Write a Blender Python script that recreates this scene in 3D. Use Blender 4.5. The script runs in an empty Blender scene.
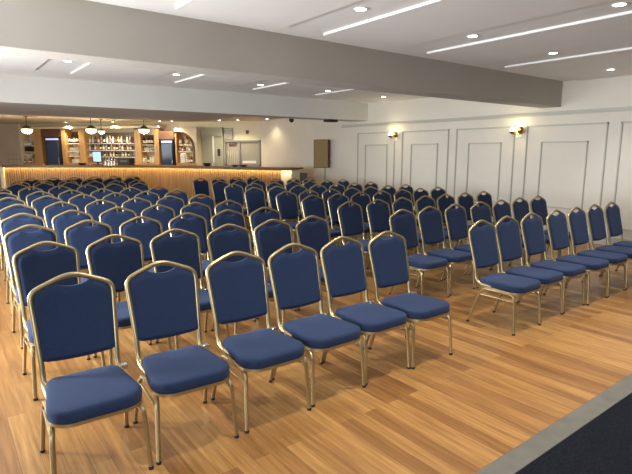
import bpy, bmesh, math, random
from math import sin, cos, pi, radians, sqrt
from mathutils import Vector, Matrix
random.seed(7)
SC = bpy.context.scene
COL = SC.collection

# ------------------------------------------------------------------ camera
F_PX, PITCH, CAM_H, YAW = 497.4, 0.169, 1.555, radians(37.25)
cam_data = bpy.data.cameras.new('camera')
cam_data.sensor_width = 36.0
cam_data.lens = F_PX / 632 * 36.0
cam_data.clip_start = 0.05
cam = bpy.data.objects.new('camera', cam_data)
COL.objects.link(cam)
cam.location = (0, 0, CAM_H)
cam.rotation_euler = (pi / 2 - PITCH, 0, -YAW)
SC.camera = cam

# ------------------------------------------------------------------ world, exposure, daylight
SC.view_settings.view_transform = 'Standard'
SC.view_settings.look = 'None'
SC.view_settings.gamma = 1
SC.view_settings.use_curve_mapping = False
SC.view_settings.exposure = 0.78
W = bpy.data.worlds.new('world'); SC.world = W
W.use_nodes = True
W.node_tree.nodes['Background'].inputs[0].default_value = (0.80, 0.88, 1.0, 1)
W.node_tree.nodes['Background'].inputs[1].default_value = 1.0
SC.cycles.max_bounces = 8
SC.cycles.diffuse_bounces = 5
SC.cycles.use_denoising = True
SC.cycles.sample_clamp_indirect = 4.0

X_LEFT, X_RIGHT = -1.7, 8.95
Y_REAR = -2.8
Z_CEIL = 2.76
WIN = [(-2.2, 0.2), (4.0, 4.9), (5.3, 6.5), (7.1, 8.3), (14.6, 16.6)]      # daylight windows, left wall (Y from, to); last one added to brighten the bar
WIN_Z = (0.70, 2.10)

def light(name, kind, loc, energy, color=(1, 1, 1), rot=(0, 0, 0), **kw):
    d = bpy.data.lights.new(name, kind); d.energy = energy; d.color = color
    for k, v in kw.items(): setattr(d, k, v)
    o = bpy.data.objects.new(name, d); COL.objects.link(o)
    o.location = loc; o.rotation_euler = rot
    return o
WIN_POWER = [110, 270, 130, 95, 60]
for (a, b), pw in zip(WIN, WIN_POWER):                       # sky light coming in through each window
    light('window_daylight', 'AREA', (X_LEFT - 0.30, (a + b) / 2, (WIN_Z[0] + WIN_Z[1]) / 2), pw, (0.88, 0.94, 1.0),
          (0, -pi / 2, 0), shape='RECTANGLE', size=WIN_Z[1] - WIN_Z[0], size_y=b - a)

# ------------------------------------------------------------------ materials
def mat(name, color, rough=0.6, metal=0.0, **kw):
    m = bpy.data.materials.new(name); m.use_nodes = True
    b = m.node_tree.nodes['Principled BSDF']
    b.inputs['Base Color'].default_value = (*color, 1)
    b.inputs['Roughness'].default_value = rough
    b.inputs['Metallic'].default_value = metal
    for k, v in kw.items(): b.inputs[k].default_value = v
    return m
def noise_color(m, c1, c2, scale, detail=4, bump=0.0, stretch=(1, 1, 1)):
    nt = m.node_tree; b = nt.nodes['Principled BSDF']
    tc = nt.nodes.new('ShaderNodeTexCoord'); mp = nt.nodes.new('ShaderNodeMapping')
    mp.inputs['Scale'].default_value = stretch
    n = nt.nodes.new('ShaderNodeTexNoise'); n.inputs['Scale'].default_value = scale; n.inputs['Detail'].default_value = detail
    r = nt.nodes.new('ShaderNodeValToRGB')
    r.color_ramp.elements[0].position = 0.3; r.color_ramp.elements[1].position = 0.7
    r.color_ramp.elements[0].color = (*c1, 1); r.color_ramp.elements[1].color = (*c2, 1)
    L = nt.links.new
    L(tc.outputs['Object'], mp.inputs['Vector']); L(mp.outputs[0], n.inputs['Vector'])
    L(n.outputs['Fac'], r.inputs[0]); L(r.outputs[0], b.inputs['Base Color'])
    if bump:
        bp = nt.nodes.new('ShaderNodeBump'); bp.inputs['Strength'].default_value = bump; bp.inputs['Distance'].default_value = 0.002
        L(n.outputs['Fac'], bp.inputs['Height']); L(bp.outputs[0], b.inputs['Normal'])
    return m
def emit(name, color, strength):
    m = mat(name, color, 0.5)
    b = m.node_tree.nodes['Principled BSDF']
    b.inputs['Emission Color'].default_value = (*color, 1); b.inputs['Emission Strength'].default_value = strength
    return m

M_CEIL = noise_color(mat('ceiling_paint', (.85, .84, .81), .85), (.83, .82, .79), (.87, .86, .83), 1.5)
M_BEAM = noise_color(mat('beam_paint', (.47, .44, .39), .85), (.45, .42, .37), (.49, .46, .41), 1.2)
M_WALL = noise_color(mat('wall_paint', (.67, .62, .53), .8), (.65, .60, .51), (.69, .64, .55), 1.3)
M_FILL_ABSORBER = noise_color(mat('rear_fill_absorber', (.03, .03, .04), .9), (.025, .025, .035), (.04, .04, .05), 3)  # unseen rear wall, made dark to cut fill light on the chair fronts
M_SOFFIT = noise_color(mat('soffit_paint', (.58, .56, .52), .85), (.56, .54, .50), (.60, .58, .54), 1.3)
M_CREAM = noise_color(mat('cream_paint', (.74, .67, .49), .8), (.72, .65, .47), (.76, .69, .51), 1.3)
M_TAN = noise_color(mat('tan_paint', (.66, .58, .48), .85), (.64, .56, .46), (.68, .60, .50), 1.5)
M_TRIM = mat('trim_shaded_grey', (.46, .44, .37), .5)  # greyer than the wall: shading of the mouldings put into the colour
M_SAGE = noise_color(mat('sage_door_paint', (.36, .36, .28), .7), (.34, .34, .26), (.38, .38, .30), 2)

def wood_floor():
    m = mat('oak_floor', (.5, .27, .12), .38)
    nt = m.node_tree; b = nt.nodes['Principled BSDF']; L = nt.links.new; N = nt.nodes.new
    tc = N('ShaderNodeTexCoord'); sep = N('ShaderNodeSeparateXYZ'); com = N('ShaderNodeCombineXYZ')
    L(tc.outputs['Object'], sep.inputs[0])
    L(sep.outputs['Y'], com.inputs['X']); L(sep.outputs['X'], com.inputs['Y'])
    br = N('ShaderNodeTexBrick')
    br.offset = 0.37; br.offset_frequency = 2; br.squash = 1.0
    br.inputs['Scale'].default_value = 1.0
    br.inputs['Brick Width'].default_value = 1.25; br.inputs['Row Height'].default_value = 0.096
    br.inputs['Mortar Size'].default_value = 0.0012; br.inputs['Mortar Smooth'].default_value = 0.2
    br.inputs['Bias'].default_value = 0.0
    br.inputs['Color1'].default_value = (.235, .100, .026, 1)
    br.inputs['Color2'].default_value = (.45, .235, .070, 1)
    br.inputs['Mortar'].default_value = (.16, .075, .03, 1)
    L(com.outputs[0], br.inputs['Vector'])
    mp = N('ShaderNodeMapping'); mp.inputs['Scale'].default_value = (1.6, 26, 1)
    L(com.outputs[0], mp.inputs['Vector'])
    gr = N('ShaderNodeTexNoise'); gr.inputs['Scale'].default_value = 1.6; gr.inputs['Detail'].default_value = 6
    L(mp.outputs[0], gr.inputs['Vector'])
    rp = N('ShaderNodeValToRGB'); rp.color_ramp.elements[0].position = .30; rp.color_ramp.elements[1].position = .72
    rp.color_ramp.elements[0].color = (.62, .57, .52, 1); rp.color_ramp.elements[1].color = (1.12, 1.12, 1.12, 1)
    L(gr.outputs['Fac'], rp.inputs[0])
    mx = N('ShaderNodeMixRGB'); mx.blend_type = 'MULTIPLY'; mx.inputs[0].default_value = 1
    L(br.outputs['Color'], mx.inputs[1]); L(rp.outputs[0], mx.inputs[2])
    L(mx.outputs[0], b.inputs['Base Color'])
    bp = N('ShaderNodeBump'); bp.inputs['Strength'].default_value = .15; bp.inputs['Distance'].default_value = .002
    L(gr.outputs['Fac'], bp.inputs['Height']); L(bp.outputs[0], b.inputs['Normal'])
    b.inputs['Roughness'].default_value = .36
    return m
M_FLOOR = wood_floor()
M_CARPET = noise_color(mat('dark_carpet', (.012, .014, .02), .95), (.004, .005, .008), (.014, .016, .021), 140, 3, .6)
M_CARPET.node_tree.nodes['Principled BSDF'].inputs['Specular IOR Level'].default_value = .08
M_NOSING = noise_color(mat('floor_edge_strip', (.15, .14, .11), .5), (.105, .098, .078), (.14, .128, .103), 9)
M_BLUE = noise_color(mat('blue_upholstery', (.04, .07, .19), .85), (.008, .0155, .040), (.020, .039, .100), 420, 3, .35)
M_BLUE.node_tree.nodes['Principled BSDF'].inputs['Specular IOR Level'].default_value = .25
M_BLUE.node_tree.nodes['Principled BSDF'].inputs['Sheen Weight'].default_value = .12
M_BLUE.node_tree.nodes['Principled BSDF'].inputs['Sheen Tint'].default_value = (.55, .65, 1, 1)
M_GOLD = mat('gold_tube', (.42, .335, .18), .38, .85)
M_SILVER = mat('steel_clip', (.75, .73, .68), .25, 1)
M_BLACK = mat('black_rubber', (.012, .012, .012), .6)
M_OAK = noise_color(mat('honey_oak', (.52, .31, .12), .45), (.46, .26, .09), (.60, .37, .16), 5, 4, 0, (6, 6, .5))
M_SLAT = noise_color(mat('bar_front_oak', (.33, .185, .075), .5), (.25, .135, .05), (.38, .22, .09), 4, 4, 0, (8, 8, .4))
M_DARKWOOD = noise_color(mat('dark_stained_wood', (.12, .055, .03), .4), (.09, .04, .02), (.16, .075, .04), 5, 4, 0, (1, 6, 6))
M_BROWNPANEL = noise_color(mat('brown_panel', (.13, .065, .035), .5), (.11, .055, .03), (.16, .08, .045), 5)
M_SHELF = mat('cream_shelf', (.72, .62, .45), .5)
M_WHITE = mat('white_plastic', (.80, .78, .74), .4)
M_MIRROR = mat('back_mirror', (.55, .53, .50), .12, 1)
M_FRIDGEGLASS = mat('fridge_glass', (.045, .066, .14), .22, 0, IOR=1.45)
M_STEELGREY = mat('grey_steel', (.27, .26, .23), .45, .3)
M_GREYBOARD = mat('grey_board', (.33, .31, .26), .6)
M_SLATGREY = mat('beige_slat', (.50, .47, .40), .5)
M_LED = emit('warm_led', (1.0, .66, .22), 3.0)
M_FRIDGELED = emit('fridge_light', (.55, .62, 1.0), .4)
M_SCREEN = emit('till_screen', (.22, .36, .85), .9)
M_GLOBE = emit('lit_opal_globe', (1.0, .90, .70), 4.5)
M_BULB = emit('lit_bulb', (1.0, .88, .62), 3.5)
M_SPOT = emit('downlight_lamp', (1.0, .96, .88), 14.0)
M_BRASS = mat('aged_brass', (.42, .29, .10), .3, 1)
M_CAP = mat('dark_enamel', (.05, .05, .04), .4)
M_BROWNCLOTH = noise_color(mat('brown_speaker_cloth', (.27, .19, .085), .9), (.24, .165, .07), (.30, .215, .10), 60)
M_BOTTLES = [mat('green_bottle', (.02, .06, .025), .1), mat('brown_bottle', (.08, .03, .012), .1), mat('clear_bottle', (.50, .47, .42), .1),
             mat('amber_bottle', (.42, .18, .04), .1), mat('dark_bottle', (.015, .012, .015), .1), mat('pale_bottle', (.62, .62, .52), .15)]
M_LABELS = [mat('white_label', (.78, .75, .68), .6), mat('red_label', (.42, .10, .07), .6), mat('yellow_label', (.70, .58, .15), .6), mat('purple_label', (.25, .16, .30), .6)]
M_GLASSWARE = mat('frosted_glass', (.60, .60, .56), .1)

# ------------------------------------------------------------------ mesh helpers
class MB:
    def __init__(s): s.v = []; s.f = []
    def add(s, vs, fs):
        k = len(s.v); s.v += [tuple(v) for v in vs]; s.f += [tuple(i + k for i in f) for f in fs]; return s
    def box(s, x0, x1, y0, y1, z0, z1, bev=0.0):
        if bev <= 0:
            vs = [(x, y, z) for x in (x0, x1) for y in (y0, y1) for z in (z0, z1)]
            fs = [(0, 1, 3, 2), (4, 6, 7, 5), (0, 4, 5, 1), (2, 3, 7, 6), (0, 2, 6, 4), (1, 5, 7, 3)]
            return s.add(vs, fs)
        bm = bmesh.new()
        bmesh.ops.create_cube(bm, size=1)
        for v in bm.verts:
            v.co = Vector(((x0 + x1) / 2 + v.co.x * (x1 - x0), (y0 + y1) / 2 + v.co.y * (y1 - y0), (z0 + z1) / 2 + v.co.z * (z1 - z0)))
        bmesh.ops.bevel(bm, geom=list(bm.edges), offset=bev, segments=2, profile=.5, affect='EDGES')
        bm.verts.index_update()
        s.add([v.co[:] for v in bm.verts], [[v.index for v in f.verts] for f in bm.faces]); bm.free(); return s
    def prism(s, poly, z0, z1):
        n = len(poly)
        vs = [(x, y, z0) for x, y in poly] + [(x, y, z1) for x, y in poly]
        fs = [tuple(range(n - 1, -1, -1)), tuple(range(n, 2 * n))] + [(i, (i + 1) % n, n + (i + 1) % n, n + i) for i in range(n)]
        return s.add(vs, fs)
    def tube(s, path, r, n=10, closed=False, ry=None):
        P = [Vector(p) for p in path]; m = len(P); ry = ry or r
        T = []
        for i in range(m):
            a = P[(i - 1) % m] if closed or i > 0 else P[i]; b = P[(i + 1) % m] if closed or i < m - 1 else P[i]
            T.append((b - a).normalized())
        up = Vector((0, 1, 0)) if abs(T[0].y) < .9 else Vector((1, 0, 0))
        N = (up - T[0] * up.dot(T[0])).normalized(); rings = []
        for i in range(m):
            N = (N - T[i] * N.dot(T[i])).normalized(); B = T[i].cross(N)
            rr = r[i] if isinstance(r, (list, tuple)) else r; r2 = rr if isinstance(r, (list, tuple)) else ry
            rings.append([P[i] + N * (rr * cos(2 * pi * k / n)) + B * (r2 * sin(2 * pi * k / n)) for k in range(n)])
        vs = [v for R in rings for v in R]; fs = []
        for i in range(m if closed else m - 1):
            j = (i + 1) % m
            for k in range(n): fs.append((i * n + k, i * n + (k + 1) % n, j * n + (k + 1) % n, j * n + k))
        if not closed:
            fs.append(tuple(range(n - 1, -1, -1))); fs.append(tuple((m - 1) * n + k for k in range(n)))
        return s.add(vs, fs)
    def lathe(s, prof, n=14, c=(0, 0, 0)):
        vs = []; fs = []; m = len(prof)
        for r, z in prof:
            for k in range(n): vs.append((c[0] + r * cos(2 * pi * k / n), c[1] + r * sin(2 * pi * k / n), c[2] + z))
        for i in range(m - 1):
            for k in range(n): fs.append((i * n + k, i * n + (k + 1) % n, (i + 1) * n + (k + 1) % n, (i + 1) * n + k))
        fs.append(tuple(range(n - 1, -1, -1))); fs.append(tuple((m - 1) * n + k for k in range(n)))
        return s.add(vs, fs)
    def sphere(s, c, r, rz=None, n=14, m=9):
        rz = rz or r
        return s.lathe([(max(1e-4, r * sin(pi * i / m)), -rz * cos(pi * i / m)) for i in range(m + 1)], n, c)
    def mesh(s, name, material, smooth=False):
        me = bpy.data.meshes.new(name); me.from_pydata(s.v, [], s.f)
        bm = bmesh.new(); bm.from_mesh(me); bmesh.ops.recalc_face_normals(bm, faces=list(bm.faces)); bm.to_mesh(me); bm.free()
        if smooth:
            me.polygons.foreach_set('use_smooth', [True] * len(me.polygons))
            try: me.set_sharp_from_angle(angle=radians(38))
            except Exception: pass
        me.materials.append(material); me.update()
        return me
    def build(s, name, material, parent=None, smooth=False, loc=(0, 0, 0), rz=0):
        o = bpy.data.objects.new(name, s.mesh(name, material, smooth)); COL.objects.link(o)
        o.location = loc; o.rotation_euler = (0, 0, rz)
        if parent: o.parent = parent
        return o
def tag(o, label, cat, group=None, kind=None):
    o['label'] = label; o['category'] = cat
    if group: o['group'] = group
    if kind: o['kind'] = kind
    return o
def thing(name, label, cat, loc=(0, 0, 0), rz=0, group=None):
    o = bpy.data.objects.new(name, None); COL.objects.link(o); o.empty_display_size = .1
    o.location = loc; o.rotation_euler = (0, 0, rz)
    return tag(o, label, cat, group)
def struct(name, mb, m, label=None, smooth=False, parent=None):
    o = mb.build(name, m, parent, smooth)
    if not parent:
        o['kind'] = 'structure'
        if label: o['label'] = label
    return o
def copy_tree(o, parent=None):
    c = o.copy(); COL.objects.link(c)
    if parent: c.parent = parent
    for ch in KIDS.get(o.name, []): copy_tree(ch, c)
    return c
KIDS = {}
def index_kids(o):
    KIDS[o.name] = list(o.children)
    for ch in o.children: index_kids(ch)
def spline(P, sub=4, closed=False):
    P = [Vector(p) for p in P]; out = []; n = len(P)
    for i in range(n - 1):
        a, b, c, d = P[max(i - 1, 0)], P[i], P[i + 1], P[min(i + 2, n - 1)]
        for k in range(sub):
            t = k / sub
            out.append(.5 * ((2 * b) + (c - a) * t + (2 * a - 5 * b + 4 * c - d) * t * t + (3 * b - 3 * c + d - a) * t ** 3))
    out.append(P[-1]); return out

# ------------------------------------------------------------------ measured back wall frame
CP, SP = cos(PITCH), sin(PITCH)
def ray(u, v):                                               # world direction seen at a point of the photograph
    rx, ru = (u - 316) / F_PX, (237 - v) / F_PX
    y = CP + ru * SP; z = -SP + ru * CP
    return Vector((rx * cos(YAW) + y * sin(YAW), -rx * sin(YAW) + y * cos(YAW), z))
EYE = Vector((0, 0, CAM_H))
def at_depth(u, v, d):
    r = ray(u, v); fw = r.x * sin(YAW) + r.y * cos(YAW)
    return EYE + r * (d / fw)
def at_z(u, v, z):
    r = ray(u, v); return EYE + r * ((z - CAM_H) / r.z)
BW_A = at_depth(20, 150, 19.2); BW_B = at_depth(262, 150, 17.3)
T = Vector((BW_B.x - BW_A.x, BW_B.y - BW_A.y, 0)).normalized()
NV = Vector((-T.y, T.x, 0))                                  # into the wall, away from the room
BAR_RZ = math.atan2(T.y, T.x)
def sz(u, v, n):                                             # (along the wall, height) at n metres in front of the back wall
    r = ray(u, v); o = Vector((BW_A.x, BW_A.y, 0)) - NV * n
    t = (o - EYE).dot(NV) / r.dot(NV); p = EYE + r * t
    return (p - BW_A).dot(T), p.z
def wpos(s, n, z):
    p = Vector((BW_A.x, BW_A.y, 0)) + T * s - NV * n; return Vector((p.x, p.y, z))
S_ = lambda u, n=.45: sz(u, 150, n)[0]
Z_ = lambda v, n=.45, u=110: sz(u, v, n)[1]

# ------------------------------------------------------------------ structure
# where the back wall meets the side walls
k = (X_RIGHT - BW_A.x) / T.x; BR = Vector((BW_A.x, BW_A.y, 0)) + T * k; S_RIGHT = k
k = (X_LEFT - BW_A.x) / T.x; BL = Vector((BW_A.x, BW_A.y, 0)) + T * k
floor_poly = [(X_LEFT, 1.28), (X_RIGHT, 1.28), (BR.x, BR.y), (BL.x, BL.y)]
struct('floor', MB().prism(floor_poly, -.06, 0), M_FLOOR, 'orange oak plank floor')
struct('floor_carpet', MB().box(X_LEFT, X_RIGHT, Y_REAR, 1.165, -.06, .004), M_CARPET, 'dark navy carpet at the front')
struct('trim_1', MB().box(X_LEFT, X_RIGHT, 1.165, 1.285, -.06, .008, .003), M_NOSING, 'grey strip between oak floor and dark carpet')
struct('wall_right', MB().box(X_RIGHT, X_RIGHT + .15, Y_REAR, BR.y + .3, -.06, 2.9), M_WALL, 'pale panelled wall')
struct('wall_rear', MB().box(X_LEFT - .15, X_RIGHT + .15, Y_REAR - .15, Y_REAR, -.06, 2.9), M_FILL_ABSORBER)
wl = MB(); ys = [Y_REAR] + [y for w in WIN for y in w] + [BL.y + .3]
for i in range(0, len(ys), 2): wl.box(X_LEFT - .15, X_LEFT, ys[i], ys[i + 1], -.06, 2.9)
for a, b in WIN:
    wl.box(X_LEFT - .15, X_LEFT, a, b, -.06, WIN_Z[0]); wl.box(X_LEFT - .15, X_LEFT, a, b, WIN_Z[1], 2.9)
struct('wall_left', wl, M_WALL)
for i, (a, b) in enumerate(WIN):
    fr = MB(); z0, z1 = WIN_Z; x0, x1 = X_LEFT - .10, X_LEFT - .05
    for y0, y1, za, zb in ((a, a + .06, z0, z1), (b - .06, b, z0, z1), (a, b, z0, z0 + .06), (a, b, z1 - .06, z1), ((a + b) / 2 - .03, (a + b) / 2 + .03, z0, z1)):
        fr.box(x0, x1, y0, y1, za, zb)
    struct('window_%d' % (i + 1), fr, M_TRIM)
bwm = MB()
pts = [BL, BR]; q = [(BL.x - .3 * T.x, BL.y - .3 * T.y), (BR.x + .3 * T.x, BR.y + .3 * T.y)]
bwm.prism([q[0], q[1], (q[1][0] + .15 * NV.x, q[1][1] + .15 * NV.y), (q[0][0] + .15 * NV.x, q[0][1] + .15 * NV.y)], -.06, 2.9)
struct('wall_back', bwm, M_CREAM, 'cream wall behind the bar')

# ceiling with recessed troughs
def trough_ceiling(name, y0, y1, troughs, ty0, ty1):         # flat ceiling with shallow dropped panels, channels between them
    mb = MB(); xs = [X_LEFT]
    for a, b in troughs: xs += [a, b]
    xs.append(X_RIGHT)
    mb.box(X_LEFT, X_RIGHT, y0, y1, Z_CEIL + .022, Z_CEIL + .10)
    for i in range(0, len(xs), 2): mb.box(xs[i], xs[i + 1], ty0, ty1, Z_CEIL, Z_CEIL + .0225)
    struct(name, mb, M_CEIL, 'grey white ceiling with shallow dropped panels')
TR = [(1.28, 1.79), (2.88, 3.39), (4.50, 5.02), (6.20, 6.72)]
trough_ceiling('ceiling', Y_REAR, 4.60, TR, -1.6, 4.32)
TR2 = [(1.34, 1.86), (3.03, 3.55), (4.62, 5.14), (6.16, 6.68)]
trough_ceiling('ceiling_middle', 4.95, 9.6, TR2, 5.3, 8.80)
tn = 2
for lst, y0, y1 in ((TR, -1.6, 4.32), (TR2, 5.3, 8.80)):     # white edging board on the far side of each channel
    for a, b in lst:
        struct('trim_%d' % tn, MB().box(b - .008, b + .001, y0, y1, Z_CEIL - .003, Z_CEIL + .021), M_WHITE, 'white edge strip of ceiling channel'); tn += 1
struct('ceiling_beam', MB().box(X_LEFT, X_RIGHT, 4.60, 4.95, 2.345, 2.86, .006), M_BEAM, 'deep grey ceiling beam')
SOF = [(X_LEFT, 9.58), (X_RIGHT, 9.58), (X_RIGHT, 10.05), (5.55, 10.05), (5.55, 12.7), (X_LEFT, 12.7)]
struct('ceiling_soffit', MB().prism(SOF, 2.345, 2.86), M_SOFFIT, 'lowered ceiling band in front of the bar')
struct('ceiling_bar', MB().prism([(X_LEFT, 9.7), (X_RIGHT, 9.7), (BR.x, BR.y), (BL.x, BL.y)], 2.60, 2.70), M_CREAM, 'cream ceiling above the bar')
# right wall: cornice rail, dado panels and skirting
cm = MB()
for z0, z1, d in ((2.205, 2.225, .012), (2.225, 2.245, .030), (2.245, 2.275, .016)): cm.box(X_RIGHT - d, X_RIGHT, Y_REAR, 10.6, z0, z1)
struct('trim_%d' % tn, cm, M_TRIM, 'moulded rail along the panelled wall'); tn += 1
def frame_moulding(y0, y1, z0, z1, w=.03):
    global tn
    mb = MB(); X = X_RIGHT
    for d, o, ww in ((.014, 0, w), (.028, w * .25, w * .5)):
        a, b, c, e = y0 + o, y1 - o, z0 + o, z1 - o
        for p in ((a, a + ww, c, e), (b - ww, b, c, e), (a, b, c, c + ww), (a, b, e - ww, e)): mb.box(X - d, X, p[0], p[1], p[2], p[3])
    struct('trim_%d' % tn, mb, M_TRIM, 'panel moulding on the right wall'); tn += 1
for a, b in ((8.60, 9.95), (7.0, 8.37), (5.44, 6.81), (3.77, 5.21), (2.17, 3.58), (.57, 1.98)):
    frame_moulding(a, b, .28, 2.045)
for a, b in ((8.85, 9.65), (7.29, 8.08), (5.72, 6.49), (4.07, 4.91), (2.48, 3.27), (.88, 1.67)):
    frame_moulding(a, b, .55, 1.745, .024)
struct('baseboard_right', MB().box(X_RIGHT - .018, X_RIGHT, 1.29, 14, 0, .14, .004), M_TRIM, 'white skirting board')

# tan wall left of the bar
s20 = S_(20) - .006
tw = MB(); p0, p1 = wpos(s20 - 3.2, .16, 0), wpos(s20, .16, 0); p2, p3 = wpos(s20, .02, 0), wpos(s20 - 3.2, .02, 0)
tw.prism([(p.x, p.y) for p in (p0, p1, p2, p3)], 0, 2.599)
struct('wall_bar_left', tw, M_TAN, 'tan wall left of the bar shelves')

# door openings and serving hatch to the right of the back bar
def wall_box(name, s0, s1, n0, n1, z0, z1, m, label):
    mb = MB(); P = [wpos(s0, n1, 0), wpos(s1, n1, 0), wpos(s1, n0, 0), wpos(s0, n0, 0)]
    mb.prism([(p.x, p.y) for p in P], z0, z1); return struct(name, mb, m, label)
sd0, sd1, sd2, sd3 = sz(202, 150, .05)[0], sz(213, 150, .05)[0], sz(214.5, 150, .05)[0], sz(223.5, 150, .05)[0]
zdt = sz(206, 136, .05)[1]; ztop = sz(206, 127.5, .05)[1]
wall_box('door_1', sd0, sd1, 0, .05, 0, zdt, M_SAGE, 'sage grey door behind the bar')
wall_box('trim_%d' % tn, sd1, sd2, 0, .09, 0, zdt, M_WHITE, 'white door jamb behind the bar'); tn += 1
wall_box('trim_%d' % tn, sd0, sd3, 0, .12, zdt, ztop, M_SAGE, 'dark sage panel over the doors'); tn += 1
d2 = wall_box('door_2', sd2, sd3, 0, .07, 0, zdt, M_SAGE, 'narrow sage door with black handle plate')
hs, hz = sz(219, 152.5, .07); P = wpos(hs, .085, hz)
dh = MB().box(-.045, .045, -.015, .015, -.12, .12, .006).build('door_handle', M_BLACK, None, False, P, BAR_RZ); dh.parent = d2

# ------------------------------------------------------------------ the banquet chair
def build_chair():
    root = thing('banquet_chair', 'x', 'chair')
    # hoop of the back: one bent tube from seat rail up, over the crown and down
    half = [(-.176, .02, .372), (-.179, .10, .373), (-.181, .148, .386), (-.182, .178, .426), (-.183, .190, .51), (-.190, .222, .65),
            (-.196, .250, .76), (-.198, .260, .806), (-.193, .266, .835), (-.171, .270, .859), (-.115, .276, .883), (-.062, .279, .904), (-.028, .280, .914)]
    full = half + [(0, .280, .917)] + [(-x, y, z) for x, y, z in reversed(half)]
    MB().tube(spline(full, 3), .0140, 10, ry=.0120).build('back_frame', M_GOLD, root, True)
    # upholstered back pad with the dipped hand hole at the crown
    def hoop_top(x):
        x = abs(x); pts = [(0, .917), (.028, .914), (.062, .904), (.115, .883), (.171, .859), (.193, .835), (.2, .795)]
        for (a, za), (b, zb) in zip(pts, pts[1:]):
            if x <= b: return za + (zb - za) * (x - a) / (b - a)
        return .80
    def yline(z):
        pts = [(.46, .178), (.53, .190), (.65, .222), (.76, .250), (.815, .262), (.872, .272), (.92, .279)]
        for (a, ya), (b, yb) in zip(pts, pts[1:]):
            if z <= b: return ya + (yb - ya) * (z - a) / (b - a)
        return .279
    nx, nz = 22, 16; front = []; back = []
    for i in range(nx + 1):
        u = -1 + 2 * i / nx
        for j in range(nz + 1):
            w = j / nz; xm = .1740 + .0140 * min(1, w * 1.25)
            if w > .85: xm -= .007 * ((w - .85) / .15) ** 2
            x = u * xm
            zt = hoop_top(x) - .012 - .010 * max(0, abs(u) - .85) / .15 - .044 * max(0, 1 - (abs(x) / .085) ** 2)
            zb = .505 - .010 * (1 - u * u) + .006 * max(0, abs(u) - .9) / .1
            z = zb + (zt - zb) * w
            e = (1 - abs(u) ** 20) * (1 - abs(2 * w - 1) ** 26); y = yline(z)
            front.append((x, y - .008 - .016 * e ** .6, z)); back.append((x, y + .006 + .010 * e ** .6, z))
    n = len(front); fs = []; R = nz + 1
    for i in range(nx):
        for j in range(nz):
            a = i * R + j; fs += [(a, a + R, a + R + 1, a + 1), (n + a, n + a + 1, n + a + R + 1, n + a + R)]
    ring = [i * R for i in range(nx + 1)] + [nx * R + j for j in range(1, R)] + [i * R + nz for i in range(nx - 1, -1, -1)] + [j for j in range(nz - 1, 0, -1)]
    for a, b in zip(ring, ring[1:] + ring[:1]): fs.append((a, n + a, n + b, b))
    MB().add(front + back, fs).build('backrest', M_BLUE, root, True)
    # seat outline: wider and well rounded at the front
    def outline(grow=0.0):
        cs = [(.205, -.258, .095), (.174, .160, .055), (-.174, .160, .055), (-.205, -.258, .095)]
        out = []
        for (cx, cy, r), a0 in zip(cs, (-90, 0, 90, 180)):
            ox = cx - math.copysign(r, cx); oy = cy + (r if cy < 0 else -r)
            for k in range(8):
                a = radians(a0 + 90 * k / 7); out.append((ox + (r + grow) * cos(a), oy + (r + grow) * sin(a)))
        m = len(out); res = []
        for i in range(m):                                    # a gentle bow in the front edge
            x, y = out[i]; res.append((x, y - (.012 * (1 - (x / .22) ** 2) if y < -.2 else 0)))
        return res
    layers = [(-.002, .364), (.003, .369), (.005, .380), (.005, .407), (.002, .416), (-.005, .422), (-.018, .425), (-.060, .427)]
    vs = []; fs = []
    for g, z in layers: vs += [(x, y, z) for x, y in outline(g)]
    m = 32
    for i in range(len(layers) - 1):
        for kk in range(m): fs.append((i * m + kk, i * m + (kk + 1) % m, (i + 1) * m + (kk + 1) % m, (i + 1) * m + kk))
    vs.append((0, -.05, .429)); c = len(vs) - 1; b = (len(layers) - 1) * m
    fs += [(b + kk, b + (kk + 1) % m, c) for kk in range(m)]; fs.append(tuple(range(m - 1, -1, -1)))
    MB().add(vs, fs).build('seat', M_BLUE, root, True)
    sf = MB(); o1 = outline(.005); o2 = outline(-.02)
    vs = [(x, y, .350) for x, y in o1] + [(x, y, .366) for x, y in o1] + [(x, y, .366) for x, y in o2] + [(x, y, .350) for x, y in o2]
    fs = [(a * m + i, a * m + (i + 1) % m, ((a + 1) % 4) * m + (i + 1) % m, ((a + 1) % 4) * m + i) for a in range(4) for i in range(m)]
    sf.add(vs, fs).build('seat_frame', M_GOLD, root, True)
    for sx in (-1, 1):
        fr = [(.190, -.03, .342), (.191, -.13, .342), (.194, -.185, .336), (.199, -.214, .312), (.203, -.226, .27), (.214, -.243, .010)]
        rr = [(.190, -.03, .342), (.190, .05, .342), (.191, .085, .336), (.194, .108, .314), (.199, .130, .27), (.213, .222, .010)]
        for P in (fr, rr):
            leg = MB().tube(spline([(sx * x, y, z) for x, y, z in P], 3), .0125, 8, ry=.0105).build('leg', M_GOLD, root, True)
            x, y, z = P[-1]
            MB().lathe([(.0125, 0), (.0135, .002), (.0135, .014), (.0125, .016)], 10, (sx * x, y, .0)).build('rubber_foot', M_BLACK, leg, True)
        MB().tube([(sx * .202, -.223, .285), (sx * .197, .124, .285)], .0065, 8).build('stretcher', M_GOLD, root, True)
    MB().box(.190, .224, .135, .168, .386, .414, .004).build('linking_clip', M_SILVER, root)
    return root

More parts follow.
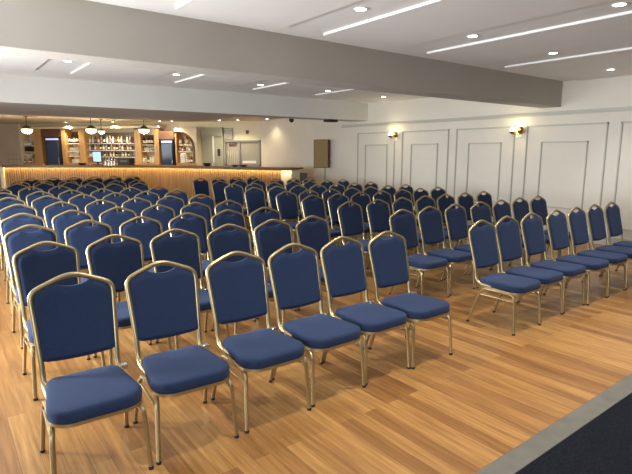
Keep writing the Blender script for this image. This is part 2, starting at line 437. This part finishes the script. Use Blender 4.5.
ORD = ['first', 'second', 'third', 'fourth', 'fifth', 'sixth', 'seventh', 'eighth', 'ninth', 'tenth', 'eleventh']
PEAK = .279
chair = build_chair(); index_kids(chair); used = False
def place_chair(x, y, rz, label, group):
    global used
    c = chair if not used else copy_tree(chair); used = True
    c.location = (x, y, 0); c.rotation_euler = (0, 0, rz); c['label'] = label; c['group'] = group
L_FRONT = [(.505, 2.54, -2.5), (.98, 2.531, -3.4), (1.469, 2.52, -1.6), (1.932, 2.534, .1), (2.389, 2.549, 0), (2.842, 2.526, -.6)]
R_FRONT = [(4.032, 2.462, .4), (4.493, 2.491, .5), (4.961, 2.498, .3), (5.434, 2.478, -.1), (5.906, 2.481, 0), (6.379, 2.485, .1), (6.854, 2.487, .1)]
ROWS_L = [L_FRONT, (.579, 3.96, 6, .479), (.623, 4.97, 6, .479), (.672, 5.97, 6, .482), (.768, 7.08, 6, .482), (.79, 8.2, 6, .487), (.83, 9.25, 6, .495),
          (.88, 10.55, 6, .495), (1.30, 11.7, 6, .485), (1.45, 12.75, 6, .485), (1.85, 13.9, 6, .485)]
ROWS_R = [R_FRONT, (4.11, 3.82, 7, .479), (4.24, 4.85, 7, .481), (4.44, 5.94, 7, .480), (4.54, 6.80, 7, .475), (4.58, 7.88, 7, .485), (4.75, 9.0, 7, .485),
          (5.02, 10.1, 6, .485), (5.10, 11.35, 4, .485)]
for rows, block in ((ROWS_L, 'left'), (ROWS_R, 'right')):
    for r, row in enumerate(rows):
        if isinstance(row, list): spots = row
        else:
            x0, y0, n, s = row
            spots = [(x0 + i * s + random.uniform(-.012, .012), y0 - PEAK + random.uniform(-.02, .02), random.uniform(-1.6, 1.6)) for i in range(n)]
        for i, (x, y, a) in enumerate(spots):
            rn = 'front row' if r == 0 else ORD[r] + ' row'
            place_chair(x, y, radians(a), 'blue padded gold-framed chair, %s from left, %s of the %s block' % (ORD[i], rn, block),
                        'blue banquet chairs in the %s block of rows' % block)

# ------------------------------------------------------------------ bar counter
ZB = 1.14
B1, B2, B3 = at_z(2, 165.4, ZB), at_z(158, 165.5, ZB), at_z(291, 168.1, ZB)
B1.z = B2.z = B3.z = 0
def off(P, Q, d):                                            # unit normal away from the room
    t = (Q - P).normalized(); return Vector((-t.y, t.x, 0)) * d
n1, n2 = (B2 - B1).normalized(), (B3 - B2).normalized()
m1, m2 = Vector((-n1.y, n1.x, 0)), Vector((-n2.y, n2.x, 0))
mid = (m1 + m2).normalized(); mid = mid / mid.dot(m1)
def strip(d0, d1, z0, z1, a=0.0, b=1.0):                     # band following the two bar faces, from d0 to d1 behind the front line
    mb = MB(); E = B2 + (B3 - B2) * b; A = B1 + (B2 - B1) * a
    P = [A + m1 * d0, B2 + mid * d0, E + m2 * d0, E + m2 * d1, B2 + mid * d1, A + m1 * d1]
    return mb.prism([(p.x - B1.x, p.y - B1.y) for p in P], z0, z1)
END = .92
bar = thing('bar_counter', 'long oak fronted bar counter with glowing strip under its dark top', 'bar counter', tuple(B1))
strip(-.0, .62, ZB - .045, ZB).build('worktop', M_DARKWOOD, bar)
strip(.0, .022, ZB - .070, ZB - .0455).build('worktop_lip', M_DARKWOOD, bar)
strip(.135, .56, .0, ZB - .046, 0, END).build('front_panel', M_SLAT, bar)
sl = MB()                                                    # vertical slats with shadow gaps
for P, Q, m_, end in ((B1, B2, m1, 1.0), (B2, B3, m2, END)):
    Ls = (Q - P).length * end; t = (Q - P).normalized(); w = .075; k_ = int(Ls / w)
    for i in range(k_):
        a = P + t * (i * w + .008) + m_ * .110; b = P + t * ((i + 1) * w - .008) + m_ * .110; c = b + m_ * .024; d = a + m_ * .024
        sl.prism([(p.x - B1.x, p.y - B1.y) for p in (a, b, c, d)], .10, ZB - .095)
sl.build('slat_cladding', M_SLAT, bar)
strip(.060, .080, ZB - .062, ZB - .0455, 0, END).build('light_strip', M_LED, bar)
strip(.120, .40, 0, .095, 0, END).build('plinth', M_DARKWOOD, bar)
E0 = B2 + (B3 - B2) * END; E1 = B2 + (B3 - B2) * .985
ep = MB(); P = [E0 + m2 * .12, E1 + m2 * .12, E1 + m2 * .55, E0 + m2 * .55]
ep.prism([(p.x - B1.x, p.y - B1.y) for p in P], 0, ZB - .046); o = ep.build('end_panel', M_CREAM, bar); o['label'] = 'cream end of the bar'
lp = MB(); P = [E0 + m2 * .060, E1 + m2 * .060, E1 + m2 * .080, E0 + m2 * .080]
lp.prism([(p.x - B1.x, p.y - B1.y) for p in P], ZB - .062, ZB - .0455); lp.build('light_strip', M_LED, bar)
cp_ = MB(); P = [B1 - n1 * .10 + m1 * .03, B1 + m1 * .03, B1 + m1 * .5, B1 - n1 * .10 + m1 * .5]
cp_.prism([(p.x - B1.x, p.y - B1.y) for p in P], 0, ZB - .046); o = cp_.build('end_panel', M_CREAM, bar)
# real light of the strips under the worktop
for P, Q, m_ in ((B1, B2, m1), (B2, B3, m2)):
    c = (P + Q) / 2 + m_ * .070; L_ = (Q - P).length; t = (Q - P).normalized()
    light('bar_strip_glow', 'AREA', (c.x, c.y, ZB - .066), 2.6 * L_, (1, .70, .28), (0, 0, math.atan2(t.y, t.x)), shape='RECTANGLE', size=L_, size_y=.03)

def bar_spot(u, back=.3):                                    # point on the worktop seen at column u
    r = ray(u, 160)
    for P, Q, m_ in ((B1, B2, m1), (B2, B3, m2)):
        o = P + m_ * back; t = (o - EYE).dot(m_) / Vector((r.x, r.y, 0)).dot(m_); p = EYE + r * t
        s = (p - P).dot((Q - P).normalized())
        if s <= (Q - P).length + .1: break
    return Vector((p.x, p.y, ZB))
def vz(u, v, p):                                             # height at column u, row v at the depth of p
    r = ray(u, v); t = Vector((p.x, p.y, 0)).length / Vector((r.x, r.y, 0)).length
    return CAM_H + r.z * t

# ------------------------------------------------------------------ back bar joinery
s0, s1 = S_(20), S_(197)
LOC = wpos(s0, 0, 0)
bb = thing('back_bar', 'oak back bar with shelved alcoves, mirror and arched end', 'bar shelving', tuple(LOC), BAR_RZ)
NP = .45
def bxl(u0, u1, v0, v1, n0, n1, bev=0):                      # box in back bar coordinates from the columns and rows it covers at its face n1
    a, b = sz(u0, 150, n1)[0] - s0, sz(u1, 150, n1)[0] - s0
    zt = sz((u0 + u1) / 2, v0, n1)[1]; zb = sz((u0 + u1) / 2, v1, n1)[1]
    return MB().box(a, b, -n1, -n0, zb, zt, bev)
VB = 178                                                     # below the bar top
bxl(20, 197, 127, 176, .001, .03).build('back_panel', M_SHELF, bb)
for u0, u1, v0 in ((34, 42, 128), (62, 66, 128.5), (79.5, 85.5, 129), (135, 141, 129.5), (154.5, 159, 128.5)):
    bxl(u0, u1, v0, VB, .03, NP, .01).build('pillar', M_OAK, bb)
bxl(20, 22, 124, VB, .03, NP, .01).build('pillar', M_SHELF, bb)
o = bxl(42.2, 61.3, 128.5, 136.8, .03, NP).build('header_panel', M_BROWNPANEL, bb)
o = bxl(159.2, 174.5, 131, 139.2, .03, NP).build('header_panel', M_BROWNPANEL, bb)
bxl(22, 160, 126, 128.4, .03, NP + .04, .008).build('cornice', M_SHELF, bb)
bxl(85.7, 134.8, 132, 163, .03, .06).build('mirror', M_MIRROR, bb)
bxl(85.6, 134.9, 128.4, 132.5, .06, .30).build('header_panel', M_GREYBOARD, bb)
for u0, u1, v in ((22, 34, 141.0), (22, 34, 145.3), (22, 34, 151.6), (22, 34, 158.5), (66.2, 79.3, 143.2), (66.2, 79.3, 151.2), (66.2, 79.3, 156), (85.8, 134.8, 143.2), (85.8, 134.8, 150),
                  (85.8, 134.8, 156.6), (141.2, 154.3, 144.6), (141.2, 154.3, 151.2), (176.6, 192, 144.6), (176.6, 192, 151.3)):
    bxl(u0, u1, v, v + .8, .06, .36).build('shelf', M_SHELF if u0 != 85.8 else M_GLASSWARE, bb)
for u0, u1, v0, v1 in ((72.6, 79.3, 131.8, 143.2), (142.5, 154.3, 135, 144.6)):
    bxl(u0, u1, v0, v1, .03, .05).build('alcove_back', M_DARKWOOD, bb)
for u0, u1 in ((22, 41.5), (62.2, 157.8), (176, 194)): bxl(u0, u1, 163.3, 176, .03, .62).build('back_counter', M_OAK, bb)
# arched end: quarter arch of dark wood framing the last alcove
c_s, c_z = sz(175, 150, NP)[0] - s0, sz(175, 163, NP)[1]
ru_ = sz(194, 150, NP)[0] - s0 - c_s; rz_ = sz(175, 131.5, NP)[1] - c_z
am = MB(); ap = []
for kx in range(17):
    a = pi / 2 * kx / 16
    ap.append((c_s + ru_ * sin(a) ** .8, c_z + .0 + rz_ * (.42 + .58 * cos(a)) if kx < 16 else c_z + rz_ * .42))
ap.append((c_s + ru_, -.0 + c_z - .4))
am.tube([(x, -NP, z) for x, z in ap], .035, 8).build('arch_moulding', M_DARKWOOD, bb, True)
sp = MB()                                                    # cream spandrel outside the arch
poly = [(x, z) for x, z in ap[:-1]] + [(c_s + ru_, c_z - .4), (c_s + ru_ + .10, c_z - .4), (c_s + ru_ + .10, c_z + rz_ + .12), (c_s, c_z + rz_ + .12)]
nP = len(poly); vs = [(x, -NP + .01, z) for x, z in poly] + [(x, -.03, z) for x, z in poly]
sp.add(vs, [tuple(range(nP)), tuple(range(2 * nP - 1, nP - 1, -1))] + [(i, (i + 1) % nP, nP + (i + 1) % nP, nP + i) for i in range(nP)])
sp.build('arch_spandrel', M_CREAM, bb)
bxl(175.4, 176.8, 132, 163, .03, NP).build('pillar', M_OAK, bb)

def put(u, v, n):                                            # world point on a shelf front at column u, row v
    s, z = sz(u, v, n); return wpos(s, n, z + .008)
# drinks fridges
def fridge(u0, u1, v0, label):
    n = .50; a, _ = sz(u0, 150, n); b = sz(u1, 150, n)[0]; zt = sz((u0 + u1) / 2, v0, n)[1]; w = b - a
    zb = .0
    r = thing('drinks_fridge', label, 'fridge', tuple(wpos((a + b) / 2, .05, zb)), BAR_RZ); h = zt - zb
    cab = MB(); w2 = w / 2
    cab.box(-w2, w2, -.12, 0, 0, h); cab.box(-w2, -w2 + .03, -.45, -.12, 0, h); cab.box(w2 - .03, w2, -.45, -.12, 0, h); cab.box(-w2, w2, -.45, -.12, h - .03, h); cab.box(-w2, w2, -.45, -.12, 0, .05)
    cab.build('cabinet', M_BLACK, r)
    MB().box(-w2 + .03, w2 - .03, -.47, -.452, h - .11, h - .045).build('lit_header', M_FRIDGELED, r)
    d = MB().box(-w2 + .035, w2 - .035, -.475, -.452, .05, h - .13, .004).build('door', M_FRIDGEGLASS, r)
    MB().box(w2 - .055, w2 - .04, -.50, -.476, h * .35, h * .65, .004).build('handle', M_SILVER, d)
    for zz in (.25, .45, .65): MB().box(-w2 + .035, w2 - .035, -.4505, -.4485, h * zz, h * zz + .012).build('fridge_shelf', M_STEELGREY, r)
    return r
fridge(46.2, 60, 137.0, 'upright blue glass drinks fridge at the left of the back bar')
fridge(161, 173.2, 139.4, 'upright blue glass drinks fridge beside the arched alcove')

# bottles and glasses on the shelves
def bottle_meshes(h, r, body, label):
    b = MB().lathe([(r * .9, 0), (r, .01), (r, h * .58), (r * .75, h * .68), (r * .36, h * .78), (r * .34, h * .95), (r * .42, h * .955), (r * .42, h)], 10).mesh('bottle', body, True)
    l = MB().lathe([(r * 1.02, h * .16), (r * 1.03, h * .17), (r * 1.03, h * .48), (r * 1.02, h * .49)], 10).mesh('label', label, True)
    return b, l
BM = {}
def bottle(u, v, n, h, r, bi, li, label, group):
    key = (round(h, 2), round(r, 3), bi, li)
    if key not in BM: BM[key] = bottle_meshes(h, r, M_BOTTLES[bi], M_LABELS[li])
    b, l = BM[key]
    o = bpy.data.objects.new('bottle', b); COL.objects.link(o); o.location = put(u, v, n); tag(o, label, 'bottle', group)
    p = bpy.data.objects.new('paper_label', l); COL.objects.link(p); p.parent = o
    return o
def vrow(us, v, h, r, bis, lis, label, group, n=.30):
    for i, u in enumerate(us): bottle(u, v, n, h * random.uniform(.92, 1.06), r, bis[i % len(bis)], lis[i % len(lis)], label, group)
vrow([90.2 + i * 2.88 for i in range(15)], 143.2, .25, .038, [2, 5, 1, 3, 2, 0, 5], [0, 0, 3, 0, 1], 'spirit bottle on the top mirror shelf of the back bar', 'spirit bottles on the top mirror shelf')
vrow([90.2 + i * 2.72 for i in range(16)], 150, .185, .036, [5, 4, 2, 3, 1, 2], [0, 3, 0, 1, 0], 'spirit bottle on the middle mirror shelf of the back bar', 'spirit bottles on the middle mirror shelf')
vrow([90.2, 92.4, 105, 108, 111, 114, 117, 120, 123, 126, 129, 132], 156.6, .17, .036, [2, 5, 4, 1], [0, 0, 2, 3], 'bottle on the lowest mirror shelf of the back bar', 'bottles on the lowest mirror shelf')
vrow([69.6, 72.2, 75, 77.6], 143.2, .30, .042, [4, 4, 1, 4], [0, 0, 0], 'dark bottle with white label in the alcove beside the left fridge', 'wine bottles in the alcove by the left fridge')
vrow([144.3, 147, 149.7, 152.4], 144.6, .30, .042, [4, 1, 4], [0], 'dark bottle with white label in the alcove left of the right fridge', 'wine bottles in the alcove left of the right fridge')
for u, w in ((180.6, 'left'), (187, 'right')):
    bottle(u, 144.6, .28, .33, .052, 3, 0, 'tall amber bottle on the top arched shelf, %s of the pair' % w, 'amber bottles on the top arched shelf')
vrow([180.6, 182.8, 185, 187.3, 189.6], 151.3, .165, .038, [2, 3, 1, 5], [3, 0, 1], 'small bottle on the lower shelf of the arched alcove', 'small bottles under the arch')
vrow([144, 146.3, 148.6, 150.9, 153.2], 163.3, .23, .036, [5, 2, 0, 5], [0, 2, 0], 'pale bottle on the back counter left of the right fridge', 'bottles on the counter left of the right fridge', .5)
vrow([187.3, 189.6, 191.9], 163.3, .26, .038, [5, 3, 1], [0, 0], 'bottle on the counter under the arch', 'bottles on the counter under the arch', .5)
vrow([25.5, 27.5, 29.5, 31.4, 33.2], 163.3, .17, .034, [1, 2, 3], [0, 1, 0], 'short bottle on the counter at the far left end', 'short bottles at the far left end', .5)
gm = MB().lathe([(.03, 0), (.032, .004), (.036, .12), (.034, .12), (.028, .01)], 10).mesh('drinking_glass', M_GLASSWARE, True)
def glasses(us, v, n, label, group):
    for u in us:
        o = bpy.data.objects.new('drinking_glass', gm); COL.objects.link(o); o.location = put(u, v, n); tag(o, label, 'glass', group)
glasses([70.6, 72.5, 74.4, 76.3, 78.1], 151.2, .3, 'clear glass on the middle alcove shelf by the left fridge', 'glasses on the middle alcove shelf')
glasses([145.2, 147.1, 149, 150.9, 152.8], 151.2, .3, 'clear glass on the alcove shelf left of the right fridge', 'glasses in the alcove left of the right fridge')
glasses([70.6, 72.5, 74.4, 76.3, 78.1], 156, .3, 'clear glass on the lowest alcove shelf by the left fridge', 'glasses on the lowest alcove shelf')
glasses([27.4, 29, 30.6, 32.2], 158.5, .3, 'glass on the lowest shelf of the far left alcove', 'glasses in the far left alcove')
def small_box(name, u0, u1, v0, v1, n, dep, m, label, cat, bev=.01):
    a, _ = sz(u0, 150, n); b, zt = sz(u1, v0, n); _, zb = sz((u0 + u1) / 2, v1, n)
    o = MB().box(-(b - a) / 2, (b - a) / 2, -dep / 2, dep / 2, 0, zt - zb - .02, bev).build(name, m, None, False, wpos((a + b) / 2, n - dep / 2, zb + .008), BAR_RZ)
    return tag(o, label, cat)
small_box('storage_crate', 24.6, 33.2, 146.6, 151.6, .34, .25, M_BLACK, 'black crate on the shelf of the far left alcove', 'crate')
small_box('paper_stack', 24.6, 31.5, 142.2, 145.3, .34, .22, M_WHITE, 'white stack of paper above the black crate', 'paper')
small_box('folded_cloth', 24.6, 32.5, 153.9, 155.3, .34, .25, M_WHITE, 'white folded cloth below the black crate', 'cloth')
small_box('serving_tray', 71, 76, 159, 163.3, .6, .3, M_WHITE, 'white tray stack on the counter beside the left fridge', 'tray')
small_box('ice_bucket', 179.8, 184.6, 153, 163.3, .58, .25, M_WHITE, 'white box on the counter under the arch', 'box', .03)

# till, receipt printer and other things standing on the bar worktop
p = bar_spot(97.5, .35); t = thing('till_screen', 'blue lit till screen standing on the bar', 'till', tuple(p), BAR_RZ)
zt_ = vz(97.5, 151.5, p) - ZB
MB().box(-.12, .12, -.10, .10, 0, .03, .006).build('base', M_BLACK, t)
MB().box(-.02, .02, -.01, .03, .03, .12).build('stem', M_BLACK, t)
MB().box(-.155, .155, -.012, .012, .10, zt_, .006).build('bezel', M_BLACK, t)
MB().box(-.14, .14, -.0145, -.0125, .115, zt_ - .015).build('display', M_SCREEN, t)
p = bar_spot(126, .35); zt_ = vz(126, 158, p) - ZB
t = thing('receipt_printer', 'wide black till box standing on the bar', 'till', tuple(p), BAR_RZ)
MB().box(-.21, .21, -.15, .15, 0, zt_, .012).build('body', M_BLACK, t)
MB().box(-.12, .12, -.155, -.1505, zt_ * .55, zt_ * .62).build('paper_slot', M_STEELGREY, t)
def beer_tap(u, h, label):
    p = bar_spot(u, .30); t = thing('beer_tap', label, 'beer tap', tuple(p), BAR_RZ, 'beer taps on the bar')
    MB().lathe([(.05, 0), (.05, .015), (.028, .02), (.025, h * .7), (.04, h * .75), (.04, h * .95), (.01, h)], 12).build('column', M_SILVER, t, True)
    MB().tube([(0, -.03, h * .72), (0, -.09, h * .70), (0, -.10, h * .58)], .011, 8).build('spout', M_SILVER, t, True)
    MB().box(-.014, .014, -.045, -.02, h * .75, h * 1.3, .004).build('handle', M_BLACK, t)
for i, u in enumerate((105.5, 108.5, 111.5, 114.5)):
    beer_tap(u, .20, 'chrome beer tap on the bar, %s of four right of the blue screen' % ORD[i])
def bowl(u, r, h, m, name, label, cat):
    p = bar_spot(u, .3)
    o = MB().lathe([(r * .6, 0), (r * .65, .006), (r, h), (r * .93, h), (r * .5, .02)], 14).build(name, m, None, True, tuple(p)); tag(o, label, cat)
bowl(82, .14, .07, M_BLACK, 'drip_tray', 'black dish on the bar beside the left fridge', 'dish')
bowl(207, .12, .09, M_BLACK, 'dish', 'black dish on the bar in front of the sage door', 'dish')
bowl(213, .05, .10, M_WHITE, 'cup', 'white cup on the bar in front of the white jamb', 'cup')
bowl(243, .12, .06, M_DARKWOOD, 'wooden_bowl', 'dark bowl on the bar in front of the serving hatch', 'bowl')
bowl(235, .10, .05, M_BLACK, 'ash_dish', 'small black dish left of the dark bowl on the bar', 'dish')
# gold wire rack at the bar's left end
p = bar_spot(15, .32); t = thing('wire_rack', 'gold wire rack on the left end of the bar', 'rack', tuple(p), BAR_RZ)
h = vz(15, 154, p) - ZB; fr = MB()
for x in (-.15, .15):
    for y in (-.10, .10): fr.tube([(x, y, 0), (x, y, h)], .004, 6)
fr.build('upright', M_BRASS, t, True)
for zz in (.02, h * .5, h - .01):
    MB().tube([(-.15, -.10, zz), (.15, -.10, zz), (.15, .10, zz), (-.15, .10, zz)], .005, 6, True).build('rail', M_BRASS, t, True)
# serving hatch: roller slats, grey board, sign and notice
n = .06; a, _ = sz(224.5, 150, n); b, zt = sz(260, 140.3, n); zb = sz(242, 166.5, n)[1]
ht = thing('serving_hatch', 'grey framed serving hatch in the cream wall behind the bar', 'hatch', tuple(wpos(a, 0, zb)), BAR_RZ)
w = b - a; h = zt - zb
fm = MB()
for x0, x1, z0, z1 in ((0, .05, 0, h), (w - .05, w, 0, h), (0, w, h - .05, h), (0, w, 0, .05), (w * .42, w * .45, 0, h)): fm.box(x0, x1, -.09, -.002, z0, z1)
fm.build('frame', M_STEELGREY, ht)
MB().box(w * .45, w - .05, -.045, -.002, .05, h - .05).build('board', M_GREYBOARD, ht)
MB().box(.05, w * .42, -.03, -.002, .05, h - .05).build('backing', M_GREYBOARD, ht)
for i in range(7):
    x = .07 + i * (w * .42 - .08) / 7; MB().box(x, x + .035, -.05, -.031, .06, h * .62, .004).build('slat', M_SLATGREY, ht)
MB().box(w * .13, w * .33, -.06, -.031, h * .80, h * .93, .004).build('sign_plate', M_DARKWOOD, ht)
MB().box(w * .5, w * .88, -.055, -.046, h * .12, h * .22).build('notice', M_WHITE, ht)
# louvred vent above hatch
a, _ = sz(223.8, 150, .05); b, zt = sz(232.5, 128, .05); zb = sz(228, 139.6, .05)[1]
vt = thing('air_vent', 'louvred grey air vent above the serving hatch', 'vent', tuple(wpos(a, 0, zb)), BAR_RZ); w = b - a; h = zt - zb
MB().box(0, w, -.03, -.002, 0, h).build('casing', M_STEELGREY, vt)
for i in range(5): MB().box(.015, w - .015, -.055, -.031, h * (.08 + .18 * i), h * (.18 + .18 * i), .003).build('louvre', M_TRIM, vt)
s, z = sz(247, 132, .05); o = MB().box(-.05, .05, -.05, 0, -.06, .06, .012).build('alarm_sensor', M_DARKWOOD, None, False, wpos(s, 0, z), BAR_RZ)
tag(o, 'small dark sensor on the cream wall above the hatch', 'sensor')

# ------------------------------------------------------------------ lights over the bar
def globe_lamp(u, v, d, r, label):
    p = at_depth(u, v, d)
    g = thing('pendant_lamp', label, 'lamp', (p.x, p.y, 2.60), 0, 'opal globe lamps above the bar'); dz = p.z - 2.60
    MB().tube([(0, 0, 0), (0, 0, dz + r * .7)], .010, 8).build('stem', M_CAP, g, True)
    MB().lathe([(.06, 0), (.06, -.02), (.02, -.04)], 12).build('ceiling_rose', M_BRASS, g, True)
    MB().lathe([(r * .99, dz + r * .18), (r * .97, dz + r * .24), (r * .80, dz + r * .58), (r * .45, dz + r * .85), (.03, dz + r * .98)], 16).build('cap', M_CAP, g, True)
    MB().sphere((0, 0, dz), r, r * .66, 16, 10).build('globe', M_GLOBE, g, True)
    light('pendant_glow', 'POINT', (p.x, p.y, p.z - r * .9), 24, (1, .86, .6), shadow_soft_size=.12)
globe_lamp(27, 130.2, 15.0, .15, 'lit opal globe lamp at the left end of the bar')
globe_lamp(91.3, 130.2, 15.0, .15, 'lit opal globe lamp in front of the oak pillar by the mirror')
globe_lamp(101.5, 131.8, 16.4, .10, 'smaller lit opal globe lamp in front of the bar mirror')
globe_lamp(144, 130.4, 14.6, .14, 'lit opal globe lamp right of the bar mirror')

DL = None
def downlight(x, y, z, energy, label, group, color=(1, .97, .92), spot=radians(125), blend=.9):
    global DL
    t = thing('ceiling_spotlight', label, 'ceiling light', (x, y, z), 0, group)
    if DL is None:
        DL = (MB().lathe([(.046, .0), (.060, 0), (.062, -.004), (.060, -.008), (.049, -.006), (.046, -.002)], 16).mesh('trim_ring', M_WHITE, True),
              MB().lathe([(.001, -.001), (.046, -.001), (.046, -.006), (.001, -.007)], 16).mesh('lamp', M_SPOT, True))
    for nm, me in zip(('trim_ring', 'lamp'), DL):
        o = bpy.data.objects.new(nm, me); COL.objects.link(o); o.parent = t
    light('spot_beam', 'SPOT', (x, y, z - .03), energy, color, (0, 0, 0), spot_size=spot, spot_blend=blend, shadow_soft_size=.03)
ZT = Z_CEIL + .022
NEAR = [(3.09, 3.42, ZT), (4.73, 3.45, ZT), (6.32, 3.40, ZT), (8.10, 3.46, Z_CEIL), (4.73, 2.0, ZT)]
NL = ['bright ceiling spotlight left of the longest white ceiling strip, near the beam', 'ceiling spotlight near the beam, between the two long right-hand ceiling strips',
      'ceiling spotlight just above the rightmost white ceiling strip', 'ceiling spotlight nearest the panelled wall, on the flat ceiling', 'ceiling spotlight cut close to the top right corner of the photo']
E_NEAR, E_FRONT, E_MID, E_BAR = 30, 80, 8, 58
for (x, y, z), l in zip(NEAR, NL): downlight(x, y, z, E_NEAR if y > 3 else E_FRONT, l, 'ceiling spotlights before the beam', spot=radians(95))
for x, y in ((1.5, 3.43), (3.09, 1.9), (6.32, 2.0), (3.09, .4), (4.73, .4), (1.5, 1.9)):       # the same grid, outside the frame
    downlight(x, y, ZT, E_NEAR if y > 3 else E_FRONT, 'ceiling spotlight above the top edge of the photo', 'ceiling spotlights above the frame', spot=radians(95))
MID = [(1.60, 7.70), (3.24, 7.95), (4.95, 8.2), (6.50, 8.15), (8.05, 8.12)]
ML = ['small ceiling spotlight beyond the beam, leftmost', 'small ceiling spotlight beyond the beam, second from left', 'small ceiling spotlight beyond the beam, third from left',
      'small ceiling spotlight beyond the beam, fourth from left', 'small ceiling spotlight beyond the beam, nearest the panelled wall']
for (x, y), l in zip(MID, ML): downlight(x, y, ZT if x < 7 else Z_CEIL, E_MID, l, 'ceiling spotlights beyond the beam')
for u, v, l in ((66, 125.0, 'over the left fridge'), (113, 125.6, 'over the bar mirror'), (160, 125.6, 'over the right fridge'), (172, 123.2, 'over the arched alcove'),
                (219, 121.8, 'over the sage doors'), (238, 124.5, 'over the serving hatch'), (276, 125, 'over the cream wall beside the hatch')):
    r = ray(u, v); p = EYE + r * ((2.60 - CAM_H) / r.z)
    s = (p - Vector((BW_A.x, BW_A.y, p.z))).dot(-NV)
    if s < .62 and u != 276:                                  # keep the fitting clear of the wall
        sw, _ = sz(u, v, .62); p = wpos(sw, .62, 2.6)
    if u == 276: p = Vector((X_RIGHT - .35, p.y if p.x < X_RIGHT - .35 else 13.9, 2.6))
    downlight(p.x, p.y, 2.60, E_BAR * (.3 if u == 276 else .7 if u > 200 else .55 if u == 160 else 1.1), 'small ceiling spotlight ' + l, 'spotlights above the bar', (1, .84, .56))

# ------------------------------------------------------------------ right wall: sconces, loudspeaker, small fittings
def sconce(y, z, label):
    t = thing('wall_sconce', label, 'wall lamp', (X_RIGHT, y, z))
    MB().box(-.022, 0, -.06, .06, -.14, -.045, .008).build('back_plate', M_WHITE, t)
    MB().tube(spline([(-.02, 0, -.09), (-.07, 0, -.085), (-.10, 0, -.07)], 4), .009, 8).build('stem', M_BRASS, t, True)
    for s in (-1, 1):
        a = MB().tube(spline([(-.10, 0, -.07), (-.10, s * .05, -.085), (-.10, s * .085, -.065)], 4), .008, 8).build('arm', M_BRASS, t, True)
        MB().lathe([(.012, -.075), (.045, -.055), (.060, -.020), (.056, -.018), (.02, -.05)], 14, (-.10, s * .085, 0)).build('cup', M_BRASS, a, True)
        MB().sphere((-.10, s * .085, .008), .052, .055, 14, 10).build('globe', M_BULB if s > 0 else M_BRASS, a, True)
    light('sconce_glow', 'POINT', (X_RIGHT - .22, y, z + .05), 2.6, (1, .82, .45), shadow_soft_size=.06)
sconce(8.58, 1.97, 'lit brass wall lamp with two globes, further along the panelled wall')
sconce(5.36, 1.965, 'lit brass wall lamp with two globes, nearer on the panelled wall')
t = thing('loudspeaker', 'brown cloth fronted loudspeaker box on the cream wall', 'speaker', (X_RIGHT, 11.56, 1.12))
MB().box(-.14, .10, -.21, .21, 0, .78, .015).build('cabinet', M_DARKWOOD, t)
MB().box(-.165, -.1405, -.20, .20, .02, .76, .008).build('grille_cloth', M_BROWNCLOTH, t)
MB().tube([(.10, 0, .40), (.13, .03, .40), (.14, -.12, .40)], .02, 8).build('bracket', M_BLACK, t)
t.rotation_euler = (0, 0, radians(42)); t.location = (X_RIGHT - .20, 11.24, 1.12)
o = MB().tube([(X_RIGHT - .012, 11.33, .10), (X_RIGHT - .012, 11.33, 1.14)], .010, 6).build('speaker_cable', M_BLACK); tag(o, 'dark cable running down the wall below the loudspeaker', 'cable')
o = MB().box(-.14, .14, -.12, .12, -.055, 0, .015).build('ceiling_projector', M_BLACK, None, False, (7.92, 9.82, 2.344)); tag(o, 'flat black box fixed under the ceiling band', 'ceiling box')
p = at_depth(291.5, 125.3, 14.6); t = thing('ceiling_camera', 'small black dome camera hanging below the cream ceiling', 'camera', (min(p.x, X_RIGHT - .2), p.y, 2.60))
MB().lathe([(.05, 0), (.05, -.02), (.02, -.025), (.02, -.10)], 12).build('mount', M_BLACK, t, True); MB().sphere((0, 0, -.14), .07, .07).build('dome', M_BLACK, t, True)
# black high stool by the wall beyond the bar's end
p = B3 + n2 * .26 + m2 * .16
t = thing('bar_stool', 'black low backed bar stool at the right end of the bar', 'stool', tuple(p), BAR_RZ)
MB().box(-.10, .10, -.10, .10, .72, .78, .02).build('seat', M_BLACK, t); MB().box(-.10, .10, .085, .11, .80, 1.01, .01).build('backrest', M_BLACK, t)
for x in (-.08, .08):
    for y in (-.08, .08): MB().tube([(x * 1.3, y * 1.3, 0), (x, y, .72)], .012, 8).build('leg', M_BLACK, t, True)
    MB().tube([(x, .085, .76), (x, .10, .82)], .01, 8).build('back_post', M_BLACK, t, True)
